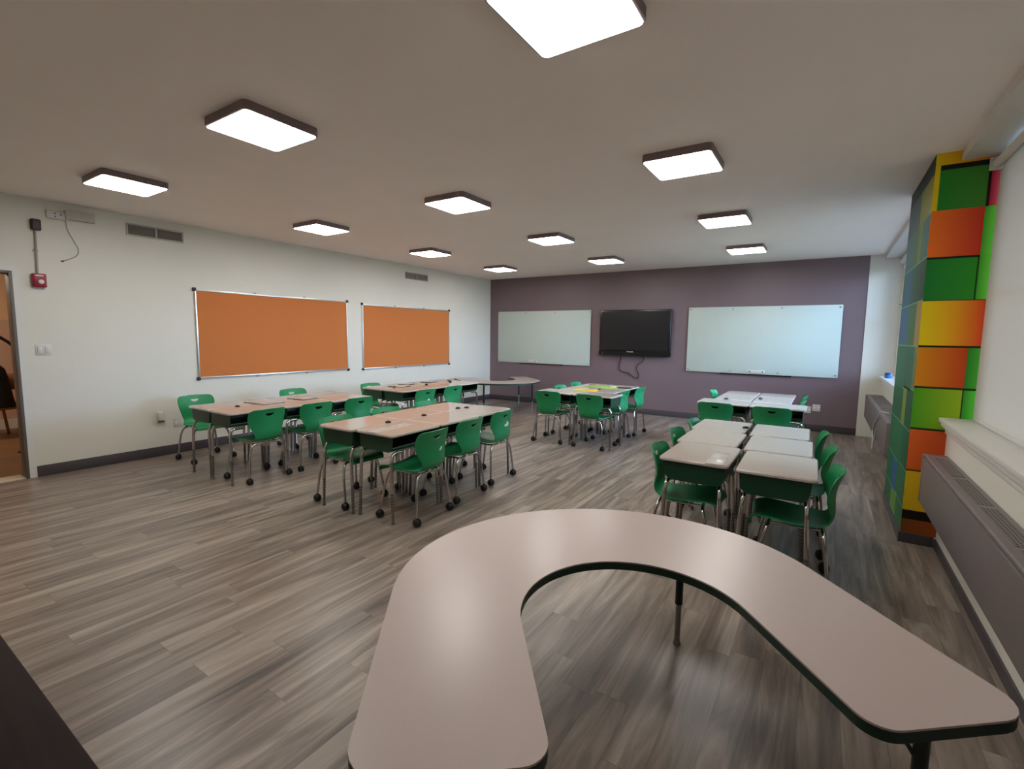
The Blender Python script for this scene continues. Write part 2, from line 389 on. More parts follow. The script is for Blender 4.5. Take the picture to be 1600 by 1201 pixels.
# backing sheet: thin dark joints of the print show between the blocks
add_q([(CX, CY0 - 0.0005, 0.08), (XE, CY0 - 0.0005, 0.08), (XE, CY0 - 0.0005, ZC), (CX, CY0 - 0.0005, ZC)], [(24, 44, 26)] * 4)
add_q([(CX - 0.0005, CY1, 0.08), (CX - 0.0005, CY0, 0.08), (CX - 0.0005, CY0, ZC), (CX - 0.0005, CY1, ZC)], [(84, 128, 92)] * 4)
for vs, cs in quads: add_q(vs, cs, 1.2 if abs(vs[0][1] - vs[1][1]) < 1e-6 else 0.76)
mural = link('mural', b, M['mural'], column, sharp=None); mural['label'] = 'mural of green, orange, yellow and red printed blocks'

# baseboards
def baseboard(name, lo, hi): 
    b = new(); box(b, lo, hi, bev=0.003); return struct(name, b, M['base'])
BH = 0.118
baseboard('baseboard_left', (XL, DY1 + 0.06, 0), (XL + 0.012, YB, BH))
baseboard('baseboard_back', (XL + 0.012, YB - 0.012, 0), (0.505, YB, BH))
b = new(); box(b, (XR - 0.012, YF, 0), (XR, CY0 - 0.012, 0.07)); box(b, (XR - 0.012, CY1 + 0.012, 0), (XR, YB - 0.01, 0.085)); struct('baseboard_right', b, M['base'])
b = new(); box(b, (CX - 0.012, CY0 - 0.012, 0), (XR - 0.013, CY0, 0.08)); box(b, (CX - 0.012, CY0, 0), (CX, CY1, 0.08)); struct('baseboard_column', b, M['base'])

# door opening to the hall
b = new()
box(b, (XL - 0.14, DY1 - 0.028, 0), (XL + 0.012, DY1, DZ), bev=0.003); box(b, (XL - 0.14, DY0, 0), (XL + 0.012, DY0 + 0.028, DZ), bev=0.003); box(b, (XL - 0.14, DY0 + 0.029, DZ - 0.028), (XL + 0.012, DY1 - 0.029, DZ), bev=0.003)
door = struct('door_1', b, M['jamb'])
b = new(); box(b, (XL, DY1, 0), (XL + 0.010, DY1 + 0.055, DZ)); box(b, (XL, DY0 - 0.055, 0), (XL + 0.010, DY0, DZ)); box(b, (XL, DY0 - 0.055, DZ), (XL + 0.010, DY1 + 0.055, DZ + 0.05)); link('door_casing', b, M['trim_white'], door)
b = new(); box(b, (XL - 0.22, DY0 + 0.028, 0), (XL, DY1 - 0.028, 0.012), bev=0.004); link('door_threshold', b, M['stone'], door)
# hall beyond
HX = -10.8
b = new(); box(b, (HX - 0.2, -1.5, -0.1), (XL - 0.0, 3.6, -0.001)); struct('floor_hall', b, M['hall_floor'])
b = new(); box(b, (HX - 0.1, -1.5, 0), (HX, 3.6, 1.72), 0); box(b, (HX - 0.1, -1.5, 1.72), (HX, 3.6, 2.7), 1); struct('wall_hall', b, [M['hall_low'], M['hall_up']])
b = new(); box(b, (HX, 3.5, 0), (XL - 0.121, 3.6, 2.7)); struct('wall_hall_north', b, M['hall_up'])
b = new(); box(b, (HX, -1.5, 0), (XL - 0.121, -1.4, 2.7)); struct('wall_hall_south', b, M['hall_up'])
b = new(); box(b, (HX - 0.1, -1.5, 2.7), (XL - 0.121, 3.6, 2.8)); struct('ceiling_hall', b, M['wall_white'])
b = new(); box(b, (HX, -1.4, 0), (HX + 0.015, 3.5, 0.16)); struct('baseboard_hall', b, M['trim_white'])
b = new(); box(b, (-9.55, 0.3, 2.66), (-9.05, 0.8, 2.70), bev=0.01); tag(link('hall_fill_light', b, emit('hall_fill', (1, 0.82, 0.62, 1), 38.0)), 'unseen warm square light added to brighten the hall beyond the doorway', 'ceiling light')  # added lamp, out of view, brightens the hall
b = new(); box(b, (-8.2, 1.62, 0), (-7.45, 2.3, 0.012), bev=0.003); tag(link('floor_mat', b, M['stone']), 'pale mat on the brown hall floor just past the doorway', 'mat')
# hall chair with black clothing
t = thing('wooden_chair', 'honey wood chair in the hall seen through the doorway', 'chair', (-10.0, 1.66, 0), math.radians(200))
for sx in (-1, 1):
    b = new(); tube(b, [(sx * 0.17, 0.17, 0.43), (sx * 0.20, 0.21, 0)], 0.018); link('leg', b, M['wood'], t)
    b = new(); tube(b, [(sx * 0.19, -0.27, 0.92), (sx * 0.18, -0.19, 0.44), (sx * 0.20, -0.25, 0)], 0.018); link('leg', b, M['wood'], t)
b = new(); prism(b, rrect(-0.22, -0.22, 0.22, 0.22, 0.05), 0.42, 0.455); link('seat', b, M['wood'], t)
b = new(); box(b, (-0.18, -0.275, 0.68), (0.18, -0.25, 0.92), bev=0.01); link('backrest', b, M['wood'], t)
b = new()
prof = [(0.30, 0.46), (0.29, 0.58), (0.25, 0.75), (0.22, 0.92), (0.20, 1.0), (0.13, 1.08), (0.02, 1.12)]
for i in range(len(prof)):
    pass
rings = []
for r, h in prof:
    rings.append([b.verts.new((r * math.cos(a) * (1 + 0.08 * math.sin(5 * a + h * 9)), 0.0 - 0.05 * (h - 0.46) + 0.75 * r * math.sin(a) * (1 + 0.08 * math.cos(4 * a + h * 7)), h)) for a in [2 * PI * k / 24 for k in range(24)]])
for a_, b_ in zip(rings, rings[1:]):
    for k in range(24):
        f = b.faces.new((a_[k], a_[(k + 1) % 24], b_[(k + 1) % 24], b_[k])); f.smooth = True
b.faces.new(rings[0][::-1]); b.faces.new(rings[-1])
cl_ = link('black_coat', b, M['cloth'], None, (-10.0, 1.66, 0)); tag(cl_, 'bulky black coat heaped on the wooden chair in the hall', 'coat')
# coat stand
t = thing('coat_stand', 'dark branching wooden coat stand in the hall behind the door frame', 'coat stand', (-8.6, 1.69, 0))
b = new(); tube(b, [(0, 0, 0), (0, 0, 1.75)], 0.022); link('pole', b, M['brown'], t)
for k in range(4):
    a = PI / 2 * k + PI * 1.4; dx, dy = math.cos(a), math.sin(a); h = 1.42 + 0.06 * (k % 2)
    b = new(); tube(b, [(0, 0, h - 0.12), (dx * 0.1, dy * 0.1, h), (dx * 0.17, dy * 0.17, h + 0.06)], [0.016, 0.018, 0.02]); link('branch', b, M['brown'], t)
b = new(); lathe(b, [(0.10, 0), (0.10, 0.012), (0.03, 0.03)], 'z', (0, 0, 0), 20); link('base', b, M['brown'], t)

# ------------------------------------------------------------------ windows
def window(name, y0, y1, bars):
    b = new(); fr = 0.05
    box(b, (WX, y0, SZ + 0.035), (WX + 0.07, y0 + fr, HZ)); box(b, (WX, y1 - fr, SZ + 0.035), (WX + 0.07, y1, HZ))
    box(b, (WX, y0 + fr, HZ - fr), (WX + 0.07, y1 - fr, HZ)); box(b, (WX, y0 + fr, SZ + 0.035), (WX + 0.07, y1 - fr, SZ + 0.035 + fr))
    for k in range(1, bars):
        yy = y0 + (y1 - y0) * k / bars; box(b, (WX, yy - 0.04, SZ + 0.035 + fr), (WX + 0.07, yy + 0.04, HZ - fr))
    w = struct(name, b, M['trim_white'])
    b = new(); zm = 1.9
    for k in range(bars):
        a = y0 + (y1 - y0) * k / bars + 0.045; c = y0 + (y1 - y0) * (k + 1) / bars - 0.045
        box(b, (WX + 0.015, a, zm - 0.03), (WX + 0.055, c, zm + 0.03))
    link('window_sash', b, M['trim_white'], w)
    b = new(); box(b, (WX + 0.04, y0 + fr, SZ + 0.08), (WX + 0.046, y1 - fr, HZ - fr)); link('window_pane', b, M['glass'], w)
    return w
window('window_1', NW0, NW1, 3)
w2 = window('window_2', FW0, FW1, 3)
b = new(); tube(b, bend([(WX, FW1 - 0.30, 2.12), (WX - 0.045, FW1 - 0.30, 2.12), (WX - 0.075, FW1 - 0.30, 2.125)], 0.015), 0.007, 8); link('window_handle', b, M['chrome_dull'], w2)
def sill(name, y0, y1):
    b = new()
    box(b, (0.745, y0, SZ), (WX, y1, SZ + 0.035), bev=0.006)
    box(b, (0.758, y0 + 0.005, SZ - 0.03), (XR + 0.002, y1 - 0.005, SZ - 0.001), bev=0.006)
    box(b, (0.785, y0 + 0.01, SZ - 0.085), (XR + 0.002, y1 - 0.01, SZ - 0.031), bev=0.008)
    return struct(name, b, M['trim_white'])
sill('trim_2', YF + 0.01, CY0 - 0.003); sill('trim_3', CY1 + 0.003, YB - 0.012)

# roller blinds
def blind(label, y0, y1, zb, rolled):
    t = thing('roller_blind', label, 'blind', (0.905, (y0 + y1) / 2, 2.80))
    h = (y1 - y0) / 2
    b = new(); tube(b, [(0, -h, 0), (0, h, 0)], 0.026 if not rolled else 0.042, 16); link('blind_roller', b, M['trim_white'], t)
    for s in (-1, 1):
        b = new(); box(b, (-0.04, s * (h + 0.010) - 0.009, -0.045), (0.05, s * (h + 0.010) + 0.009, 0.045), bev=0.006); br = link('bracket', b, M['white_pl'], t)
        b = new(); lathe(b, [(0.026, -0.006), (0.026, 0.006)], 'y', (0, s * (h + 0.022), 0.0), 16); link('end_cap', b, M['grey_pl'], br)
    b = new(); x = 0.026
    zs = [0.0, zb - 2.80] ; ny = 12
    box(b, (x, -h + 0.01, zb - 2.80), (x + 0.0012, h - 0.01, 0.0)); link('blind_fabric', b, M['blind'], t)
    b = new(); box(b, (x - 0.012, -h + 0.01, zb - 2.80 - 0.022), (x + 0.012, h - 0.01, zb - 2.80), bev=0.005); link('bottom_bar', b, M['trim_white'], t)
    return t
blind('pale roller blind pulled right down beside the colourful column', NW0 + 0.05, NW1 + 0.005, SZ + 0.06, False)
blind('white roller blind rolled up above the far window', FW0 + 0.05, FW1 - 0.04, 2.70, True)

# radiators
def radiator(label, x0, y0, y1, z0, z1, group):
    t = thing('radiator_cover', label, 'radiator', (x0, y0, 0), 0, group)
    d = XR - x0; L = y1 - y0
    b = new()
    box(b, (0.02, 0.03, z0 + 0.01), (d, L - 0.03, z1 - 0.012)); 
    link('cover_body', b, M['rad'], t)
    b = new(); box(b, (0.0, 0.035, z0), (0.02, L - 0.035, z1 - 0.03), bev=0.006); link('front_panel', b, M['rad'], t)
    for a, c in ((0, 0.034), (L - 0.034, L)):
        b = new(); box(b, (-0.003, a, z0 - 0.004), (d, c, z1), bev=0.012, seg=3); link('end_cap', b, M['rad'], t)
    b = new(); box(b, (0.004, 0.035, z1 - 0.03), (d, L - 0.035, z1 - 0.001), bev=0.009, seg=3); link('top_panel', b, M['rad'], t)
    n = max(1, int(L / 0.62))
    for k in range(n):
        a = 0.09 + (L - 0.18) * k / n; c = 0.09 + (L - 0.18) * (k + 1) / n - 0.05
        b = new(); box(b, (0.045, a, z1 - 0.002), (d - 0.03, c, z1 + 0.0012)); link('vent_grille', b, M['rad_grille'], t)
    return t
radiator('long grey radiator cover below the near sill, with perforated top', 0.657, 0.2, 4.62, 0.385, 0.745, 'radiator covers')
radiator('grey radiator cover below the far window, beyond the column', 0.58, 6.25, 9.42, 0.37, 0.725, 'radiator covers')
b = new(); tube(b, catmull([(0.66, 7.0, 0.737), (0.585, 7.02, 0.745), (0.567, 7.1, 0.66), (0.57, 7.45, 0.55), (0.568, 7.6, 0.45), (0.568, 7.5, 0.33), (0.566, 7.45, 0.22)]), 0.007, 8)
tube(b, catmull([(0.566, 7.0, 0.56), (0.566, 7.15, 0.5), (0.566, 7.28, 0.36)]), 0.006, 8)
tag(link('power_cord', b, M['white_pl']), 'white cord hanging over the far radiator cover', 'cord')
b = new(); lathe(b, [(0.042, 0), (0.045, 0.01), (0.045, 0.05), (0.045, 0.051)], 'z', (0, 0, 0), 20, 0); lathe(b, [(0.047, 0.051), (0.047, 0.075), (0.04, 0.08)], 'z', (0, 0, 0), 20, 1)
tag(link('plastic_jar', b, [M['blue'], M['navy']], None, (0.82, 9.2, SZ + 0.035)), 'small blue jar standing on the far window sill', 'jar')

# ------------------------------------------------------------------ left wall things
def corkboard(label, y0, y1, z0, z1):
    t = thing('corkboard', label, 'board', (XL, (y0 + y1) / 2, z0), 0, 'corkboards on the white wall')
    h = (y1 - y0) / 2; H = z1 - z0
    b = new(); box(b, (0.002, -h + 0.015, 0.015), (0.014, h - 0.015, H - 0.015)); link('cork_panel', b, M['cork'], t)
    b = new(); w = 0.02
    box(b, (0.0, -h, 0), (0.022, h, w), bev=0.003); box(b, (0.0, -h, H - w), (0.022, h, H), bev=0.003)
    box(b, (0.0, -h, w), (0.022, -h + w, H - w), bev=0.003); box(b, (0.0, h - w, w), (0.022, h, H - w), bev=0.003)
    link('frame', b, M['alu'], t)
    for sy in (-1, 1):
        for zz in (0, H):
            b = new(); box(b, (0.0, sy * h - 0.022, zz - 0.022), (0.026, sy * h + 0.022, zz + 0.022), bev=0.006); link('corner_cap', b, M['black'], t)
    for yy in (-h / 3, h / 3):
        for zz in (-0.008, H + 0.008):
            b = new(); box(b, (0.0, yy - 0.02, zz - 0.01), (0.018, yy + 0.02, zz + 0.01), bev=0.004); link('mounting_clip', b, M['grey_pl'], t)
corkboard('large orange corkboard on the white wall, the one nearer the doorway', 3.055, 5.46, 0.95, 2.13)
corkboard('orange corkboard on the white wall, the one nearer the mauve wall', 5.78, 8.15, 0.94, 2.108)

def wall_vent(label, y0, y1, z0, z1, cols):
    t = thing('wall_vent', label, 'vent', (XL, y0, z0), 0, 'vents high on the white wall')
    L, H = y1 - y0, z1 - z0
    b = new(); box(b, (0, 0.012, 0.012), (0.004, L - 0.012, H - 0.012)); link('vent_shade_panel', b, M['vent_dark'], t)  # dark backing sheet, shade behind the louvres put into its colour
    b = new()
    box(b, (0, 0, 0), (0.014, L, 0.016)); box(b, (0, 0, H - 0.016), (0.014, L, H)); box(b, (0, 0, 0.016), (0.014, 0.016, H - 0.016)); box(b, (0, L - 0.016, 0.016), (0.014, L, H - 0.016))
    for k in range(1, cols): box(b, (0, L * k / cols - 0.01, 0.016), (0.015, L * k / cols + 0.01, H - 0.016))
    link('vent_frame', b, M['vent'], t)
    b = new()
    n = 9
    for k in range(n):
        z = 0.02 + (H - 0.04) * k / n
        for c in range(cols):
            a0 = L * c / cols + 0.014; a1 = L * (c + 1) / cols - 0.014
            f = [b.verts.new(p) for p in ((0.004, a0, z + 0.010), (0.004, a1, z + 0.010), (0.013, a1, z), (0.013, a0, z))]; b.faces.new(f)
    link('louvre', b, M['vent'], t)
wall_vent('long grey wall vent high up between corkboard and doorway', 2.36, 2.965, 2.70, 2.842, 2)
wall_vent('grey wall vent high up above the second corkboard', 6.85, 7.48, 2.665, 2.80, 2)

t = thing('fire_alarm_switch', 'red fire alarm box with grey conduit on the white wall beside the doorway', 'fire alarm', (XL, 1.565, 2.02))
b = new(); box(b, (0, -0.055, 0), (0.055, 0.055, 0.14), bev=0.012, seg=3); link('alarm_box', b, M['red'], t)
b = new(); lathe(b, [(0.024, 0), (0.022, 0.01), (0.012, 0.013)], 'x', (0.055, 0.01, 0.055), 16); link('dial', b, M['white_pl'], t)
b = new(); box(b, (0.0545, -0.03, 0.112), (0.057, 0.03, 0.122)); link('nameplate', b, M['white_pl'], t)
b = new(); tube(b, [(0.014, -0.005, 0.14), (0.014, 0.005, 0.60)], 0.010); box(b, (0.0, -0.025, 0.37), (0.018, 0.015, 0.385)); link('conduit', b, M['grey_pl'], t)
b = new(); box(b, (0, -0.03, 0.585), (0.05, 0.05, 0.70), bev=0.014, seg=3); link('junction_box', b, M['brown'], t)

t = thing('socket_plate', 'small white socket plate high up near the ceiling above the fire alarm', 'socket', (XL, 1.745, 2.795))
b = new(); box(b, (0, -0.08, -0.04), (0.028, 0.08, 0.04), bev=0.006); link('plate', b, M['white_pl'], t)
for (dy, dz) in ((-0.012, 0.014), (-0.01, -0.016), (0.035, 0.008)):
    b = new(); lathe(b, [(0.007, 0), (0.006, 0.002)], 'x', (0.028, dy, dz), 8); link('socket_hole', b, M['hole'], t)
t = thing('wall_mounted_box', 'grey flat wall box with a dangling wire near the ceiling', 'wall box', (XL, 1.94, 2.82))
b = new(); box(b, (0, -0.125, -0.055), (0.06, 0.125, 0.045), bev=0.008); link('case', b, M['box_grey'], t)
b = new(); lathe(b, [(0.006, 0), (0.004, 0.003)], 'x', (0.06, -0.11, -0.045), 8); link('indicator', b, M['paper'], t)
b = new(); tube(b, catmull([(0.01, -0.12, -0.05), (0.012, -0.11, -0.16), (0.012, -0.06, -0.28), (0.012, -0.03, -0.36), (0.012, -0.05, -0.43), (0.012, -0.12, -0.48), (0.012, -0.165, -0.50)]), 0.004, 6); w = link('wire', b, M['grey_pl'], t)
b = new(); lathe(b, [(0.006, -0.012), (0.008, 0), (0.006, 0.012)], 'y', (0.012, -0.172, -0.504), 8); link('wire_plug', b, M['brown'], w)

t = thing('light_switch', 'white double light switch on the wall beside the doorway', 'switch', (XL, 1.558, 1.36))
b = new(); box(b, (0, -0.065, -0.06), (0.007, 0.065, 0.06), bev=0.003); link('switch_plate', b, M['white_pl'], t)
for s in (-1, 1):
    b = new(); box(b, (0.007, s * 0.03 - 0.018, -0.034), (0.014, s * 0.03 + 0.018, 0.034), bev=0.002); link('rocker', b, M['white_pl'], t)
t = thing('wall_outlet', 'white outlet with plugged-in adapter low on the white wall left of chairs', 'outlet', (XL, 2.588, 0.50), 0, 'wall outlets')
b = new(); box(b, (0, -0.04, -0.07), (0.008, 0.04, 0.07), bev=0.003); link('outlet_plate', b, M['white_pl'], t)
b = new(); box(b, (0.008, -0.032, -0.05), (0.05, 0.036, 0.055), bev=0.006); ad = link('plug_adapter', b, M['white_pl'], t)
b = new(); box(b, (0.012, -0.03, -0.062), (0.045, 0.034, -0.05)); link('adapter_slot', b, M['brown'], ad)
def outlet(label, loc, rz):
    t = thing('wall_outlet', label, 'outlet', loc, rz, 'wall outlets')
    b = new(); box(b, (0, -0.058, -0.058), (0.007, 0.058, 0.058), bev=0.003); link('outlet_plate', b, M['white_pl'], t)
    for s in (-1, 1):
        b = new(); box(b, (0.007, s * 0.028 - 0.016, -0.02), (0.009, s * 0.028 + 0.016, 0.02), bev=0.0008); link('outlet_socket', b, M['paper'], t)
outlet('flat white outlet plate low on the white wall behind the chairs', (XL, 2.79, 0.40), 0)
outlet('white outlet plate on the mauve wall, the one clear of the desks', (-0.072, YB, 0.41), -PI / 2)
outlet('white outlet plate on the mauve wall just beyond the desk corner', (-0.145 - 0.06, YB, 0.37), -PI / 2)

# ------------------------------------------------------------------ back wall things
def glassboard(label, x0, x1, z0, z1, trx):
    t = thing('whiteboard', label, 'whiteboard', ((x0 + x1) / 2, YB, z0), 0, 'glass whiteboards on the mauve wall')
    h = (x1 - x0) / 2; H = z1 - z0
    b = new(); box(b, (-h, -0.034, 0), (h, -0.028, H), bev=0.0015); link('glass_panel', b, M['wboard'], t)
    for fx in (-0.97, -0.36, 0.28, 0.97):
        for zz in (0.04, H - 0.04):
            b = new(); lathe(b, [(0.013, -0.039), (0.013, 0.0)], 'y', (fx * h, 0, zz), 12); link('standoff', b, M['chrome_dull'], t)
    b = new(); box(b, (trx - 0.14, -0.052, 0.02), (trx + 0.14, -0.0345, 0.075), bev=0.004); tr = link('marker_tray', b, M['white_pl'], t)
    for s in (-1, 1):
        b = new(); lathe(b, [(0.012, -0.057), (0.012, -0.052)], 'y', (trx + s * 0.105, 0, 0.048), 10); link('tray_knob', b, M['black'], tr)
    b = new(); box(b, (-h * 0.5, -0.03, -0.02), (h * 0.45, -0.002, 0.012)); link('rear_rail', b, M['tvblack'], t)
glassboard('pale glass whiteboard left of the television', -6.735, -4.30, 0.945, 2.152, -0.25)
glassboard('pale glass whiteboard right of the television', -2.262, 0.195, 0.94, 2.16, 0.0)

t = thing('television', 'black flat television hung on the mauve wall between the whiteboards', 'television', (-3.315, YB, 1.20))
b = new(); box(b, (-0.745, -0.105, 0.03), (0.745, -0.03, 0.94), bev=0.012, seg=3); link('tv_case', b, M['tvblack'], t)
b = new(); box(b, (-0.70, -0.109, 0.115), (0.70, -0.104, 0.90)); link('screen', b, M['screen'], t)
b = new()
prism(b, [(-0.745, -0.118), (0.745, -0.118), (0.745, -0.03), (-0.745, -0.03)], 0.0, 0.085); sp = link('speaker_bar', b, M['tvblack'], t)
b = new(); box(b, (-0.35, -0.03, 0.2), (0.35, 0.0, 0.7)); link('wall_bracket', b, M['black'], t)
fc = bpy.data.curves.new('logo_text', 'FONT'); fc.body = 'TOSHIBA'; fc.size = 0.036; fc.align_x = 'CENTER'; fc.extrude = 0.0008
fo = bpy.data.objects.new('logo_text', fc); COL.objects.link(fo)
dg = bpy.context.evaluated_depsgraph_get(); me = bpy.data.meshes.new_from_object(fo.evaluated_get(dg))
bpy.data.objects.remove(fo); me.materials.clear(); me.materials.append(M['logo'])
lo = bpy.data.objects.new('logo', me); COL.objects.link(lo); lo.parent = t; lo.location = (-0.06, -0.1195, 0.07); lo.rotation_euler = (PI / 2, 0, 0)
b = new(); lathe(b, [(0.006, -0.1195), (0.006, -0.118)], 'y', (-0.66, 0, 0.03), 8); link('power_light', b, M['logo'], t)
b = new(); pts = [(-3.60, 1.22), (-3.60, 1.14), (-3.63, 1.0), (-3.62, 0.90), (-3.56, 0.86), (-3.43, 0.84), (-3.35, 0.78), (-3.265, 0.735), (-3.205, 0.77), (-3.22, 0.86), (-3.26, 0.95), (-3.22, 1.03), (-3.13, 1.10), (-3.115, 1.22)]
tube(b, catmull([(x, YB - 0.02, z) for x, z in pts]), 0.008, 8)
tag(link('power_cord', b, M['black']), 'black cord looping below the television', 'cord')

# ------------------------------------------------------------------ ceiling lights
def ceiling_light():
    t = thing('ceiling_light', '', 'ceiling light', (0, 0, ZC), 0, 'square ceiling lights')
    h = 0.25
    b = new()
    out = rrect(-h, -h, h, h, 0.035); inn = rrect(-h + 0.010, -h + 0.010, h - 0.010, h - 0.010, 0.027)
    o0 = [b.verts.new((x, y, 0)) for x, y in out]; o1 = [b.verts.new((x, y, -0.052)) for x, y in out]; i1 = [b.verts.new((x, y, -0.054)) for x, y in inn]; i0 = [b.verts.new((x, y, -0.04)) for x, y in inn]
    n = len(out)
    for A, B in ((o0, o1), (o1, i1), (i1, i0)):
        for k in range(n):
            f = b.faces.new((A[k], A[(k + 1) % n], B[(k + 1) % n], B[k])); f.smooth = True
    b.faces.new(o0)
    link('housing', b, M['frame_dark'], t)
    b = new(); prism(b, rrect(-h + 0.0105, -h + 0.0105, h - 0.0105, h - 0.0105, 0.027), -0.056, -0.042); link('diffuser', b, M['lens'], t)
    return t
cl0 = ceiling_light()
cols = [(-5.43, 'left column nearest the white wall'), (-3.19, 'middle column'), (-0.965, 'right column nearest the windows')]
rows = [(1.855, 'first row from the camera'), (3.91, 'second row from the camera'), (5.965, 'third row from the camera'), (8.045, 'row nearest the mauve wall')]
first = True
for cx_, cn in cols:
    for ry, rn in rows:
        lb = 'lit square ceiling light, ' + rn + ', ' + cn
        xx = cx_ - 0.02 * (ry - 1.855)
        if first: cl0.location = (xx, ry, ZC); cl0['label'] = lb; first = False
        else: dup(cl0, (xx, ry, ZC), 0, lb)

# ------------------------------------------------------------------ desks
DW, DD, DZT = 0.305, 0.224, 0.755     # half width, half depth, top height
def make_desk():
    t = thing('school_desk', '', 'desk')
    b = new()
    out = rrect(-DW, -DD, DW, DD, 0.035, 4); inn = rrect(-DW + 0.006, -DD + 0.006, DW - 0.006, DD - 0.006, 0.031, 4)
    n = len(out)
    z = [DZT - 0.024, DZT - 0.008, DZT]
    r0 = [b.verts.new((x, y, z[0])) for x, y in inn]; r1 = [b.verts.new((x, y, z[0] + 0.004)) for x, y in out]
    r2 = [b.verts.new((x, y, z[1])) for x, y in out]; r3 = [b.verts.new((x, y, z[2])) for x, y in inn]
    for A, B in ((r0, r1), (r1, r2), (r2, r3)):
        for k in range(n):
            f = b.faces.new((A[k], A[(k + 1) % n], B[(k + 1) % n], B[k])); f.smooth = True; f.material_index = 1
    b.faces.new(r3); f = b.faces.new(r0[::-1]); f.material_index = 1
    link('desk_top', b, [M['lam'], M['lam_edge']], t, sharp=25)
    # open-fronted book box: side panels taper towards the rounded bottom
    b = new(); th = 0.004
    prof = [(-DD + 0.03, DZT - 0.025), (-DD + 0.035, 0.66), (-DD + 0.045, 0.625), (-DD + 0.075, 0.597), (DD - 0.06, 0.597), (DD - 0.03, 0.63), (DD - 0.02, DZT - 0.025)]
    for sx in (-1, 1):
        x = sx * (DW - 0.03)
        for xx in (x, x - sx * th): pass
        A = [b.verts.new((x, y, zz)) for y, zz in prof]; B = [b.verts.new((x - sx * th, y, zz)) for y, zz in prof]
        b.faces.new(A); b.faces.new(B[::-1])
        for k in range(len(prof)): b.faces.new((A[k], A[(k + 1) % len(prof)], B[(k + 1) % len(prof)], B[k]))
    shell = [(-DD + 0.045, 0.632), (-DD + 0.05, 0.612), (-DD + 0.075, 0.597), (DD - 0.06, 0.597), (DD - 0.03, 0.63), (DD - 0.02, DZT - 0.025)]
    X = DW - 0.03 - th
    for d in (0,):
        ra = []
        for (y, zz) in shell: ra.append((b.verts.new((-X, y, zz)), b.verts.new((X, y, zz)), b.verts.new((-X, y * 0.985, zz + 0.004)), b.verts.new((X, y * 0.985, zz + 0.004))))
        for p, q in zip(ra, ra[1:]):
            b.faces.new((p[0], p[1], q[1], q[0])); b.faces.new((p[2], q[2], q[3], p[3]))
        b.faces.new((ra[0][0], ra[0][2], ra[0][3], ra[0][1])); b.faces.new((ra[-1][0], ra[-1][1], ra[-1][3], ra[-1][2]))
    link('book_box', b, M['box'], t, sharp=30)
    for sx in (-1, 1):
        for sy in (-1, 1):
            b = new()
            yc = sy * (DD - 0.05)
            path = bend([(sx * 0.14, yc * 0.9, 0.582), (sx * (DW - 0.05), yc, 0.582), (sx * (DW - 0.028), yc + sy * 0.004, 0.52), (sx * (DW - 0.023), yc + sy * 0.016, 0.26)], 0.055, 6)
            tube(b, path, 0.0145, 10); lg = link('leg', b, M['chrome'], t)
            b = new(); p0 = Vector((sx * (DW - 0.023), yc + sy * 0.016, 0.262)); p1 = Vector((sx * (DW - 0.021), yc + sy * 0.024, 0.022))
            tube(b, [p0, p1], 0.0125, 10)
            for k in range(8):
                pp = p0.lerp(p1, 0.06 + 0.11 * k)
                for s2 in (-1, 1): lathe(b, [(0.0042, 0.0), (0.0042, 0.0008)] if s2 > 0 else [(0.0042, -0.0008), (0.0042, 0.0)], 'x', (pp.x + s2 * 0.0122, pp.y, pp.z), 8, 1)
                lathe(b, [(0.0042, -0.0135), (0.0042, 0.0135)], 'y', (pp.x, pp.y, pp.z), 8, 1)
            link('leg_insert', b, [M['chrome_dull'], M['hole']], lg)
            b = new(); lathe(b, [(0.017, 0.0), (0.018, 0.008), (0.013, 0.022), (0.006, 0.024)], 'z', (p1.x, p1.y, 0), 12); link('glide', b, M['chrome_dull'], lg)
    return t
desk0 = make_desk(); desk_used = False
def desk(x, y, deg, label, group):
    global desk_used
    x *= 1.0123; y *= 1.0123
    if not desk_used:
        desk_used = True; desk0.location = (x, y, 0); desk0.rotation_euler = (0, 0, math.radians(deg)); desk0['label'] = label; desk0['group'] = group
        return desk0
    return dup(desk0, (x, y, 0), math.radians(deg), label, group)

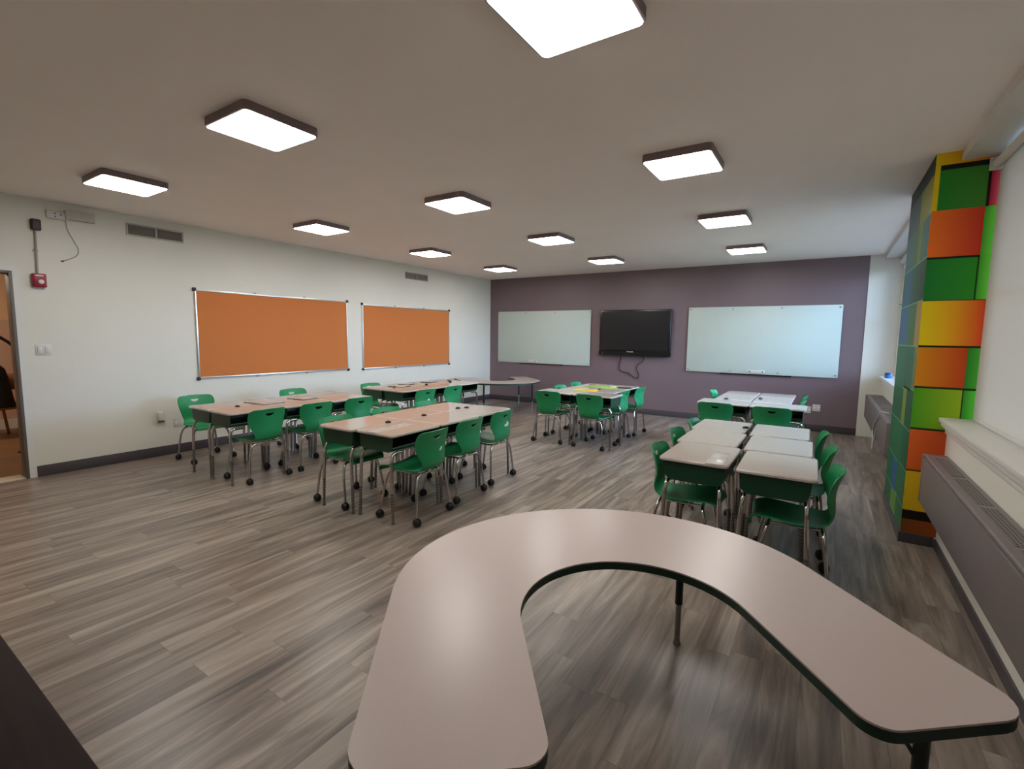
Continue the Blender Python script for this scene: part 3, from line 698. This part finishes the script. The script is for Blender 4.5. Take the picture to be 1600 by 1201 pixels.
# ------------------------------------------------------------------ chairs
def make_shell():
    prof = [  # y, z, half width, side lift
        (0.228, 0.402, 0.182), (0.226, 0.418, 0.190), (0.205, 0.434, 0.198), (0.15, 0.440, 0.205), (0.07, 0.434, 0.208), (-0.02, 0.426, 0.204), (-0.09, 0.424, 0.192),
        (-0.15, 0.428, 0.174), (-0.19, 0.442, 0.152), (-0.213, 0.470, 0.145), (-0.223, 0.505, 0.152), (-0.222, 0.550, 0.171), (-0.219, 0.60, 0.192), (-0.223, 0.65, 0.205), (-0.236, 0.70, 0.208), (-0.250, 0.738, 0.196), (-0.258, 0.754, 0.174), (-0.262, 0.762, 0.145)]
    prof = [(p[0], p[1] if p[1] < 0.45 else 0.45 + (p[1] - 0.45) * 1.058, p[2]) for p in prof]
    P = catmull([(p[0], p[1], p[2]) for p in prof], 3); nv = 20
    b = new(); g = []
    for i, p in enumerate(P):
        t = (P[min(i + 1, len(P) - 1)] - P[max(i - 1, 0)]); ty, tz = t.x, t.y; l = math.hypot(ty, tz); ny, nz = tz / l, -ty / l   # towards the sitter
        if ny < 0 and nz < 0: ny, nz = -ny, -nz
        row = []
        for k in range(nv + 1):
            v = -1 + 2 * k / nv; v = math.sin(v * PI / 2) * 0.35 + v * 0.65
            back = max(0.0, min(1.0, (p.y - 0.45) / 0.15))
            lift = (0.020 * (1 - back) + 0.050 * back) * abs(v) ** 2.4 * (p.z / 0.205)
            ny2, nz2 = ny, nz
            if nz2 < 0 and back < 0.5: ny2, nz2 = -ny2, -nz2
            row.append(b.verts.new((p.z * v, p.x + abs(ny2) * lift, p.y + (abs(nz2) * lift if back < 0.5 else 0))))
        g.append(row)
    # arch the top edge
    for k in range(nv + 1):
        v = g[-1][k].co.x / 0.145
        for j, w in ((-1, 1.0), (-2, 0.7), (-3, 0.4)): g[j][k].co.z -= 0.008 * w * v * v
    for A, B in zip(g, g[1:]):
        for k in range(nv):
            f = b.faces.new((A[k], A[k + 1], B[k + 1], B[k])); f.smooth = True
    bmesh.ops.recalc_face_normals(b, faces=b.faces)
    me = bpy.data.meshes.new('seat_shell'); b.to_mesh(me); b.free()
    o = bpy.data.objects.new('seat_shell', me); COL.objects.link(o)
    sm = o.modifiers.new('solid', 'SOLIDIFY'); sm.thickness = 0.008; sm.offset = 0
    # grip cut-out: flat top, curved bottom
    c = new(); pts = [(-0.046, 0.006)] + [(0.046 * math.cos(a), 0.006 - 0.030 * math.sin(a) ** 0.8) for a in [PI - PI * k / 10 for k in range(1, 10)]] + [(0.046, 0.006)]
    A = [c.verts.new((x, -0.30, 0.724 + z)) for x, z in pts]; B = [c.verts.new((x, -0.12, 0.724 + z)) for x, z in pts]
    c.faces.new(A); c.faces.new(B[::-1])
    for k in range(len(pts)): c.faces.new((A[k], A[(k + 1) % len(pts)], B[(k + 1) % len(pts)], B[k]))
    bmesh.ops.recalc_face_normals(c, faces=c.faces)
    cm = bpy.data.meshes.new('cut'); c.to_mesh(cm); c.free(); co = bpy.data.objects.new('cut', cm); COL.objects.link(co)
    bo = o.modifiers.new('cut', 'BOOLEAN'); bo.operation = 'DIFFERENCE'; bo.object = co; bo.solver = 'EXACT'
    dg = bpy.context.evaluated_depsgraph_get()
    m2 = bpy.data.meshes.new_from_object(o.evaluated_get(dg))
    o.modifiers.clear(); o.data = m2; bpy.data.objects.remove(co)
    for p in m2.polygons: p.use_smooth = True
    m2.set_sharp_from_angle(angle=math.radians(45))
    m2.materials.clear(); m2.materials.append(M['chair'])
    return o
def make_chair():
    t = thing('student_chair', '', 'chair')
    sh = make_shell(); sh.parent = t
    for sx in (-1, 1):
        for sy, path in ((-1, [(sx * 0.02, -0.155, 0.408), (sx * 0.165, -0.165, 0.404), (sx * 0.20, -0.182, 0.31), (sx * 0.226, -0.205, 0.070)]),
                         (1, [(sx * 0.02, 0.125, 0.408), (sx * 0.175, 0.135, 0.404), (sx * 0.205, 0.16, 0.31), (sx * 0.228, 0.205, 0.070)])):
            b = new(); tube(b, bend(path, 0.045, 6), 0.0115, 10); lg = link('leg', b, M['chrome'], t)
            e = path[-1]
            b = new()
            for s in (-1, 1):
                pr_ = [(0.012, 0.002), (0.028, 0.004), (0.034, 0.011), (0.032, 0.020), (0.022, 0.028), (0.007, 0.030)]
                lathe(b, [(r, s * h) for r, h in (pr_ if s > 0 else pr_)], 'x', (e[0], e[1], 0.034), 16)
            tube(b, [(e[0], e[1], 0.036), (e[0], e[1], 0.074)], 0.013, 10)
            link('caster', b, M['black'], lg)
    for sx in (-1, 1):
        b = new(); tube(b, [(sx * 0.12, -0.160, 0.406), (sx * 0.13, 0.130, 0.406)], 0.009, 8); link('seat_support', b, M['chrome'], t)
    return t
chair0 = make_chair(); chair_used = False
def chair(x, y, deg, label, group, sticker=None):
    global chair_used
    if not chair_used:
        chair_used = True; r = chair0; r.location = (x, y, 0); r.rotation_euler = (0, 0, math.radians(deg)); r['label'] = label; r['group'] = group
    else: r = dup(chair0, (x, y, 0), math.radians(deg), label, group)
    return r
def sticker(root, sx, sz, pts):
    b = new(); A = []; 
    yo = -0.2265 
    vs = [b.verts.new((sx + x, yo, sz + z)) for x, z in pts]; ws = [b.verts.new((sx + x, yo + 0.010, sz + z)) for x, z in pts]
    n = len(vs); b.faces.new(vs); b.faces.new(ws[::-1])
    for k in range(n): b.faces.new((vs[k], vs[(k + 1) % n], ws[(k + 1) % n], ws[k]))
    o = link('sticker', b, M['paper'], root); o['label'] = 'white torn sticker on the chair back'
    return o

# ---- cluster layout: (desks, chairs)
GA, GB, GC, GD, GE, GF = ['desks of the ' + s for s in ('middle left island', 'island along the white wall', 'island below the second corkboard', 'island beside the column', 'island below the television', 'island below the right whiteboard')]
# A: front island left of centre
lab = ['near end', 'middle', 'far end']
for k in range(3):
    desk(-3.095 - 0.017 * k, 2.945 + 0.612 * k, 91.5, 'grey-topped school desk in the island left of the horseshoe table, right-hand row, ' + lab[k], GA)
    desk(-3.545 - 0.017 * k, 2.905 + 0.612 * k, -88.5, 'grey-topped school desk in the island left of the horseshoe table, left-hand row, ' + lab[k], GA)
CA = 'chairs of the middle left island'
ca1 = chair(-2.945, 2.985, 94, 'green student chair nearest the big horseshoe table, small white mark on its back', CA)
ca2 = chair(-3.02, 3.60, 92, 'green student chair, middle of three on the right of the island beside the horseshoe table', CA)
ca3 = chair(-3.08, 4.235, 92, 'green student chair with large torn white sticker on its back', CA)
chair(-3.72, 2.91, -90, 'green student chair tucked under the island left of the horseshoe table, left row, near end', CA)
chair(-3.77, 3.59, -90, 'green student chair tucked under the island left of the horseshoe table, left row, middle', CA)
chair(-3.77, 4.21, -90, 'green student chair tucked under the island left of the horseshoe table, left row, far end', CA)
# B: along the left wall below the first corkboard
for k in range(3):
    desk(-5.155, 2.71 + 0.608 * k, 90, 'grey-topped school desk below the first corkboard, row away from the wall, ' + lab[k], GB)
    desk(-5.605, 2.72 + 0.608 * k, -90, 'grey-topped school desk below the first corkboard, row next to the white wall, ' + lab[k], GB)
CB = 'chairs of the island along the white wall'
chair(-5.12, 2.79, 93, 'green student chair below first corkboard, back to the room, nearest the doorway', CB)
chair(-5.12, 3.40, 88, 'green student chair below first corkboard, back to the room, middle of three', CB)
chair(-5.12, 4.01, 88, 'green student chair below first corkboard, back to the room, far end', CB)
chair(-6.40, 2.84, -90, 'green student chair pulled out against the white wall beside the outlets', CB)
chair(-6.15, 4.00, -90, 'green student chair between white wall and desks under first corkboard, only its top showing', CB)
# C: below the second corkboard
for k in range(3):
    desk(-5.23, 5.14 + 0.61 * k, 90, 'grey-topped school desk below the second corkboard, row away from the wall, ' + lab[k], GC)
    desk(-5.68, 5.14 + 0.61 * k, -90, 'grey-topped school desk below the second corkboard, row next to the white wall, ' + lab[k], GC)
CC = 'chairs of the island below the second corkboard'
cc1 = chair(-5.12, 5.22, 90, 'green student chair below second corkboard with a round white sticker on its back', CC)
chair(-5.12, 5.86, 88, 'green student chair below second corkboard, back to the room, without sticker', CC)
chair(-5.96, 5.24, -90, 'green student chair against the white wall at the second corkboard desks', CC)
# D: beside the column
for k, (xl, yl, xr, yr) in enumerate(((-0.695, 3.565, -0.21, 3.535), (-0.735, 4.19, -0.25, 4.165), (-0.765, 4.81, -0.285, 4.80))):
    desk(xl, yl, -90, 'grey-topped school desk in the island beside the column, left row, ' + lab[k], GD)
    desk(xr, yr, 91, 'grey-topped school desk in the island beside the column, right row towards the windows, ' + lab[k], GD)
CD = 'chairs of the island beside the column'
chair(-0.785, 3.585, -88, 'green student chair at the island beside the column, left side, nearest the horseshoe table', CD)
chair(-0.84, 4.29, -90, 'green student chair at the island beside the column, left side, middle', CD)
chair(-0.83, 4.90, -90, 'green student chair at the island beside the column, left side, far end', CD)
chair(-0.11, 3.545, 92, 'green student chair at the island beside the column, window side, nearest the horseshoe table', CD)
chair(-0.14, 4.23, 90, 'green student chair at the island beside the column, window side, middle', CD)
chair(-0.19, 4.895, 90, 'green student chair at the island beside the column, window side, far end', CD)
# E: below the television
for x, l in ((-3.297, 'left'), (-2.682, 'right')):
    desk(x, 6.36, 0, 'grey-topped school desk facing the camera below the television, ' + l + ' of the front pair', GE)
for k, y in enumerate((6.885, 7.495)):
    l = ('front', 'far')[k]
    desk(-3.215, y, -90, 'grey-topped school desk below the television, left column of the rear block, ' + l + ' one', GE)
    desk(-2.768, y, 90, 'grey-topped school desk below the television, right column of the rear block, ' + l + ' one', GE)
CE = 'chairs of the island below the television'
chair(-3.395, 6.36, 2, 'green student chair below the television, back to the camera, left of the pair', CE)
chair(-2.715, 6.36, -3, 'green student chair below the television, back to the camera, right of the pair', CE)
chair(-2.72, 7.02, 90, 'green student chair below the television, right side, tucked behind the front desk', CE)
chair(-2.67, 7.62, 88, 'green student chair below the television, right side, the farther one nearest the mauve wall', CE)
chair(-3.42, 7.02, -90, 'green student chair below the television, left side, the nearer one', CE)
chair(-3.42, 7.61, -90, 'green student chair below the television, left side, the farther one', CE)
# F: below the right whiteboard
for x, l in ((-1.055, 'left'), (-0.445, 'right')):
    desk(x, 6.685, 0, 'grey-topped school desk facing the camera below the right whiteboard, ' + l + ' of the front pair', GF)
for k, y in enumerate((7.235, 7.845)):
    l = ('front', 'far')[k]
    desk(-1.005, y, -90, 'grey-topped school desk below the right whiteboard, left column of the rear block, ' + l + ' one', GF)
    desk(-0.545, y, 90, 'grey-topped school desk below the right whiteboard, right column of the rear block, ' + l + ' one', GF)
CF = 'chairs of the island below the right whiteboard'
chair(-1.122, 6.62, 0, 'green student chair below the right whiteboard, back to the camera, left of the pair', CF)
chair(-0.49, 6.60, 0, 'green student chair below the right whiteboard, back to the camera, right of the pair', CF)
chair(-1.20, 7.90, -90, 'green student chair below the right whiteboard, alone on the left side', CF)
chair(-0.43, 7.36, 90, 'green student chair below the right whiteboard, window side, the nearer one', CF)
chair(-0.43, 7.98, 90, 'green student chair below the right whiteboard, window side, the farther one', CF)
sticker(ca3, 0.05, 0.615, [(-0.055, -0.012), (-0.04, 0.008), (-0.015, 0.004), (0.008, 0.045), (0.018, 0.02), (0.03, 0.022), (0.028, -0.008), (0.0, -0.02)][::1])
sticker(ca1, 0.07, 0.600, [(-0.02, -0.012), (-0.005, 0.006), (0.02, 0.018), (0.012, 0.0), (-0.008, -0.014)])
sticker(cc1, 0.03, 0.600, [(0.022 * math.cos(a), 0.03 * math.sin(a)) for a in [2 * PI * k / 12 for k in range(12)]])

# ------------------------------------------------------------------ horseshoe tables
def horseshoe_curves():
    def arc(cx, cy, r, a0, a1, n=8): return [(cx + r * math.cos(math.radians(a0 + (a1 - a0) * k / n)), cy + r * math.sin(math.radians(a0 + (a1 - a0) * k / n))) for k in range(n + 1)]
    E0, HW, IW, rc, ri = -0.775, 0.862, 0.400, 0.10, 0.07
    out = arc(HW - rc, E0 + rc, rc, 270, 360) + [(0.848 * math.cos(math.radians(a)), 0.775 * math.sin(math.radians(a))) for a in range(3, 178, 6)] + arc(-HW + rc, E0 + rc, rc, 180, 270)
    inn = arc(IW + ri, E0 + ri, ri, 270, 180) + [(0.398 * math.cos(math.radians(a)), -0.245 + 0.398 * math.sin(math.radians(a))) for a in range(0, 181, 6)] + arc(-IW - ri, E0 + ri, ri, 360, 270)
    def resample(P, n):
        P = [Vector((x, y, 0)) for x, y in P]; L = [0.0]
        for p, q in zip(P, P[1:]): L.append(L[-1] + (q - p).length)
        res = []
        for k in range(n + 1):
            d = L[-1] * k / n; i = 0
            while i < len(L) - 2 and L[i + 1] < d: i += 1
            t = (d - L[i]) / max(1e-9, L[i + 1] - L[i]); res.append(P[i].lerp(P[i + 1], t))
        return res
    return resample(out, 150), resample(inn, 150)
def horseshoe_slab(b, z0, z1):
    o, i = horseshoe_curves(); n = len(o)
    V = [[b.verts.new((p.x, p.y, z)) for p in c] for z in (z0, z1) for c in (o, i)]
    ol, il, oh, ih = V
    for k in range(n - 1):
        b.faces.new((ih[k], oh[k], oh[k + 1], ih[k + 1])); b.faces.new((il[k], il[k + 1], ol[k + 1], ol[k]))
        for A, B in ((ol, oh), (il, ih)):
            f = b.faces.new((A[k], A[k + 1], B[k + 1], B[k])); f.smooth = True
    for k in (0, n - 1): b.faces.new((ol[k], il[k], ih[k], oh[k]))
def horseshoe(label, loc, deg, zt, legs):
    t = thing('horseshoe_table', label, 'table', loc, math.radians(deg), 'horseshoe tables')
    b = new(); horseshoe_slab(b, zt - 0.006, zt); link('tabletop', b, M['klam'], t)
    b = new(); horseshoe_slab(b, zt - 0.036, zt - 0.0062); link('edge_band', b, M['kedge'], t)
    for x, y in legs:
        b = new(); tube(b, [(x, y, zt - 0.036), (x, y, zt - 0.41)], 0.019, 12); lathe(b, [(0.045, zt - 0.041), (0.045, zt - 0.0362)], 'z', (x, y, 0), 16); lg = link('leg', b, M['kleg'], t)
        b = new(); tube(b, [(x, y, zt - 0.39), (x, y, 0.02)], 0.0145, 12); link('leg_insert', b, M['chrome_dull'], lg)
        b = new(); lathe(b, [(0.019, 0), (0.020, 0.008), (0.015, 0.022), (0.015, 0.03)], 'z', (x, y, 0), 12); link('glide', b, M['chrome_dull'], lg)
        s = -1 if x > 0 else 1
        if abs(y) > 0.55:
            b = new(); tube(b, [(x + s * 0.10, y + 0.06, zt - 0.034), (x + s * 0.012, y + 0.005, zt - 0.20)], 0.006, 8); link('brace', b, M['kleg'], lg)
    return t
LEGS = [(0.525, 0.485), (-0.525, 0.485), (0.66, -0.66), (-0.66, -0.66)]
horseshoe('large grey horseshoe table with dark green edge, filling the foreground', (-0.637, 1.724, 0), 40, 0.63, LEGS)
horseshoe('grey horseshoe table in the far corner between the white and mauve walls', (-5.77, 8.42, 0), -127, 0.63, LEGS)

# ------------------------------------------------------------------ things on the desks
ZD = DZT + 0.0006
def small(name, bm, mats, label, cat, loc, rz=0, group=None):
    o = link(name, bm, mats, None, loc); o.rotation_euler = (0, 0, rz); return tag(o, label, cat, group)
def clip_bm():
    b = new(); lathe(b, [(0.02, 0), (0.02, 0.010), (0.012, 0.018), (0.003, 0.020)], 'z', (0, 0, 0), 14); bmesh.ops.scale(b, vec=(1.4, 0.9, 1), verts=b.verts); return b
clips = [(-3.33, 3.03, 'left island by the horseshoe table, near desk'), (-3.33, 3.50, 'left island by the horseshoe table, middle desk'), (-3.37, 4.08, 'left island by the horseshoe table, far desk, left one'), (-3.32, 4.17, 'left island by the horseshoe table, far desk, right one'),
         (-5.33, 2.70, 'desks under the first corkboard'), (-5.50, 5.14, 'desks under the second corkboard, near end'), (-5.40, 5.74, 'desks under the second corkboard, middle'), (-5.42, 6.35, 'desks under the second corkboard, far end'),
         (-0.565, 4.78, 'desks beside the column'), (-1.08, 6.95, 'desks under the right whiteboard, left one'), (-0.70, 7.28, 'desks under the right whiteboard, right one'), (-2.88, 6.87, 'desks under the television')]
c0 = None
for x, y, l in clips:
    x *= 1.0123; y *= 1.0123
    lb = 'small black rounded block on the ' + l
    if c0 is None: c0 = small('rubber_block', clip_bm(), M['black'], lb, 'block', (x, y, ZD), 0.4, 'small black blocks on the desks')
    else:
        c = c0.copy(); COL.objects.link(c); c.location = (x, y, ZD); c['label'] = lb
def slab(name, w, d, h, mats, label, cat, loc, deg, group=None, edge=None):
    b = new(); box(b, (-w / 2, -d / 2, 0), (w / 2, d / 2, h), bev=min(0.002, h * 0.3))
    return small(name, b, mats, label, cat, loc, math.radians(deg), group)
slab('plastic_sleeve', 0.12, 0.46, 0.003, M['sheet'], 'clear plastic strip lying on the near desks left of the horseshoe table', 'plastic sheet', (-3.16, 2.90, ZD), 2)
slab('plastic_sleeve', 0.11, 0.37, 0.004, M['sheet'], 'clear plastic sheet on the desk beside the column', 'plastic sheet', (-0.57, 3.48, ZD), 2)
def folder(label, loc, deg, w=0.30, d=0.38):
    t = thing('card_folder', label, 'folder', loc, math.radians(deg), 'flat grey folders on the desks')
    b = new(); box(b, (-w / 2, -d / 2, 0.006), (w / 2, d / 2, 0.010)); link('cover', b, M['greysheet'], t)
    b = new(); box(b, (-w / 2, -d / 2, 0), (w / 2, d / 2, 0.006)); link('spine', b, M['tvblack'], t)
folder('grey flat folder with dark edge on the desks under first corkboard, near one', (-5.50, 3.10, ZD), 4, 0.38, 0.27)
folder('grey flat folder with dark edge on the desks under first corkboard, far one', (-5.48, 3.58, ZD), 6, 0.30, 0.22)
folder('grey flat folder with dark edge under the second corkboard, near one', (-5.63, 5.36, ZD), 10, 0.28, 0.22)
folder('grey flat folder with dark edge under the second corkboard, beside the wall', (-5.78, 5.66, ZD), 12, 0.2, 0.2)
folder('grey flat folder with dark edge under the second corkboard, far one', (-5.76, 6.18, ZD), 12, 0.2, 0.22)
b = new(); tube(b, [(-0.13, 0, 0.008), (0.13, 0, 0.008)], 0.008, 8); small('marker_pen', b, M['black'], 'dark marker pen on the far desk under the second corkboard', 'pen', (-5.62, 6.56, ZD), math.radians(-35))
slab('activity_poster', 0.50, 0.42, 0.003, M['green_print'], 'large green printed poster on the far desks under the television', 'poster', (-3.03, 7.42, ZD), -10, 'printed posters under the television')
p1 = slab('activity_poster', 0.36, 0.30, 0.003, M['yellow_print'], 'yellow-green printed poster on the near desks under the television', 'poster', (-3.06, 6.80, ZD), 12, 'printed posters under the television')
slab('activity_card', 0.14, 0.12, 0.003, M['orange_print'], 'orange card lying on the yellow-green poster under the television', 'card', (-3.0, 6.79, ZD + 0.0035), 20)
slab('paper_sheet', 0.09, 0.10, 0.003, M['paper'], 'small white paper on the green poster under the television', 'paper', (-2.90, 7.50, ZD + 0.0035), 30)
slab('dark_tablet', 0.22, 0.10, 0.008, M['tvblack'], 'thin dark case on the far right desk under the television', 'case', (-2.70, 7.48, ZD), 10)

# ------------------------------------------------------------------ dark cabinet in the near corner
t = thing('low_cabinet', 'dark brown low cabinet cutting across the bottom left corner', 'cabinet', (0, 0, 0))
b = new(); box(b, (-2.3, -0.36, 0.06), (-0.62, 0.20, 0.872), bev=0.003); link('cabinet_body', b, M['dark_wood'], t)
b = new(); box(b, (-2.33, -0.38, 0.872), (-0.60, 0.224, 0.90), bev=0.004); link('cabinet_top', b, M['dark_wood'], t)
b = new(); box(b, (-2.26, -0.32, 0), (-0.66, 0.16, 0.06)); link('plinth', b, M['black'], t)
for k in range(3):
    a = -2.28 + 0.553 * k; b = new(); box(b, (a + 0.006, 0.20, 0.08), (a + 0.547, 0.216, 0.86), bev=0.003); d = link('door', b, M['dark_wood'], t)
    b = new(); lathe(b, [(0.010, 0.216), (0.014, 0.232), (0.004, 0.236)], 'y', (a + 0.06, 0, 0.62), 12); link('knob', b, M['chrome_dull'], d)

# ------------------------------------------------------------------ camera, world, view
yaw, pit, rol, F = -0.57764178, -0.101073075, 0.0132114222, 748.97
f = Vector((math.sin(yaw) * math.cos(pit), math.cos(yaw) * math.cos(pit), math.sin(pit)))
r = Vector((math.cos(yaw), -math.sin(yaw), 0)); u = r.cross(f)
c, s = math.cos(rol), math.sin(rol)
r2 = c * r + s * u; u2 = -s * r + c * u
cam = bpy.data.cameras.new('camera'); cam.sensor_width = 36; cam.sensor_fit = 'HORIZONTAL'; cam.lens = F / 1600 * 36; cam.clip_start = 0.05
co = bpy.data.objects.new('camera', cam); COL.objects.link(co)
m3 = Matrix((r2, u2, -f)).transposed(); co.matrix_world = Matrix.Translation((0, 0, 1.575)) @ m3.to_4x4()
S.camera = co

w = bpy.data.worlds.new('sky'); S.world = w; w.use_nodes = True
nt = w.node_tree; bg = nt.nodes['Background']
tc = nt.nodes.new('ShaderNodeTexCoord'); sp_ = nt.nodes.new('ShaderNodeSeparateXYZ'); nt.links.new(tc.outputs['Generated'], sp_.inputs[0])
rp = nt.nodes.new('ShaderNodeValToRGB'); el = rp.color_ramp.elements
el[0].position = 0.46; el[0].color = (0.06, 0.075, 0.07, 1)          # ground and trees outside
el[1].position = 1.0; el[1].color = (0.34, 0.56, 1.0, 1)
k_ = rp.color_ramp.elements.new(0.52); k_.color = (0.55, 0.73, 1.0, 1)
mr = nt.nodes.new('ShaderNodeMapRange'); mr.inputs[1].default_value = -1; mr.inputs[2].default_value = 1
nt.links.new(sp_.outputs[2], mr.inputs[0]); nt.links.new(mr.outputs[0], rp.inputs[0]); nt.links.new(rp.outputs[0], bg.inputs[0])
bg.inputs[1].default_value = 25.0

S.view_settings.view_transform = 'Standard'; S.view_settings.look = 'None'; S.view_settings.gamma = 1.0; S.view_settings.use_curve_mapping = False
S.view_settings.exposure = 0.0
S.cycles.use_denoising = True
S.cycles.max_bounces = 10; S.cycles.diffuse_bounces = 6; S.cycles.sample_clamp_indirect = 6.0
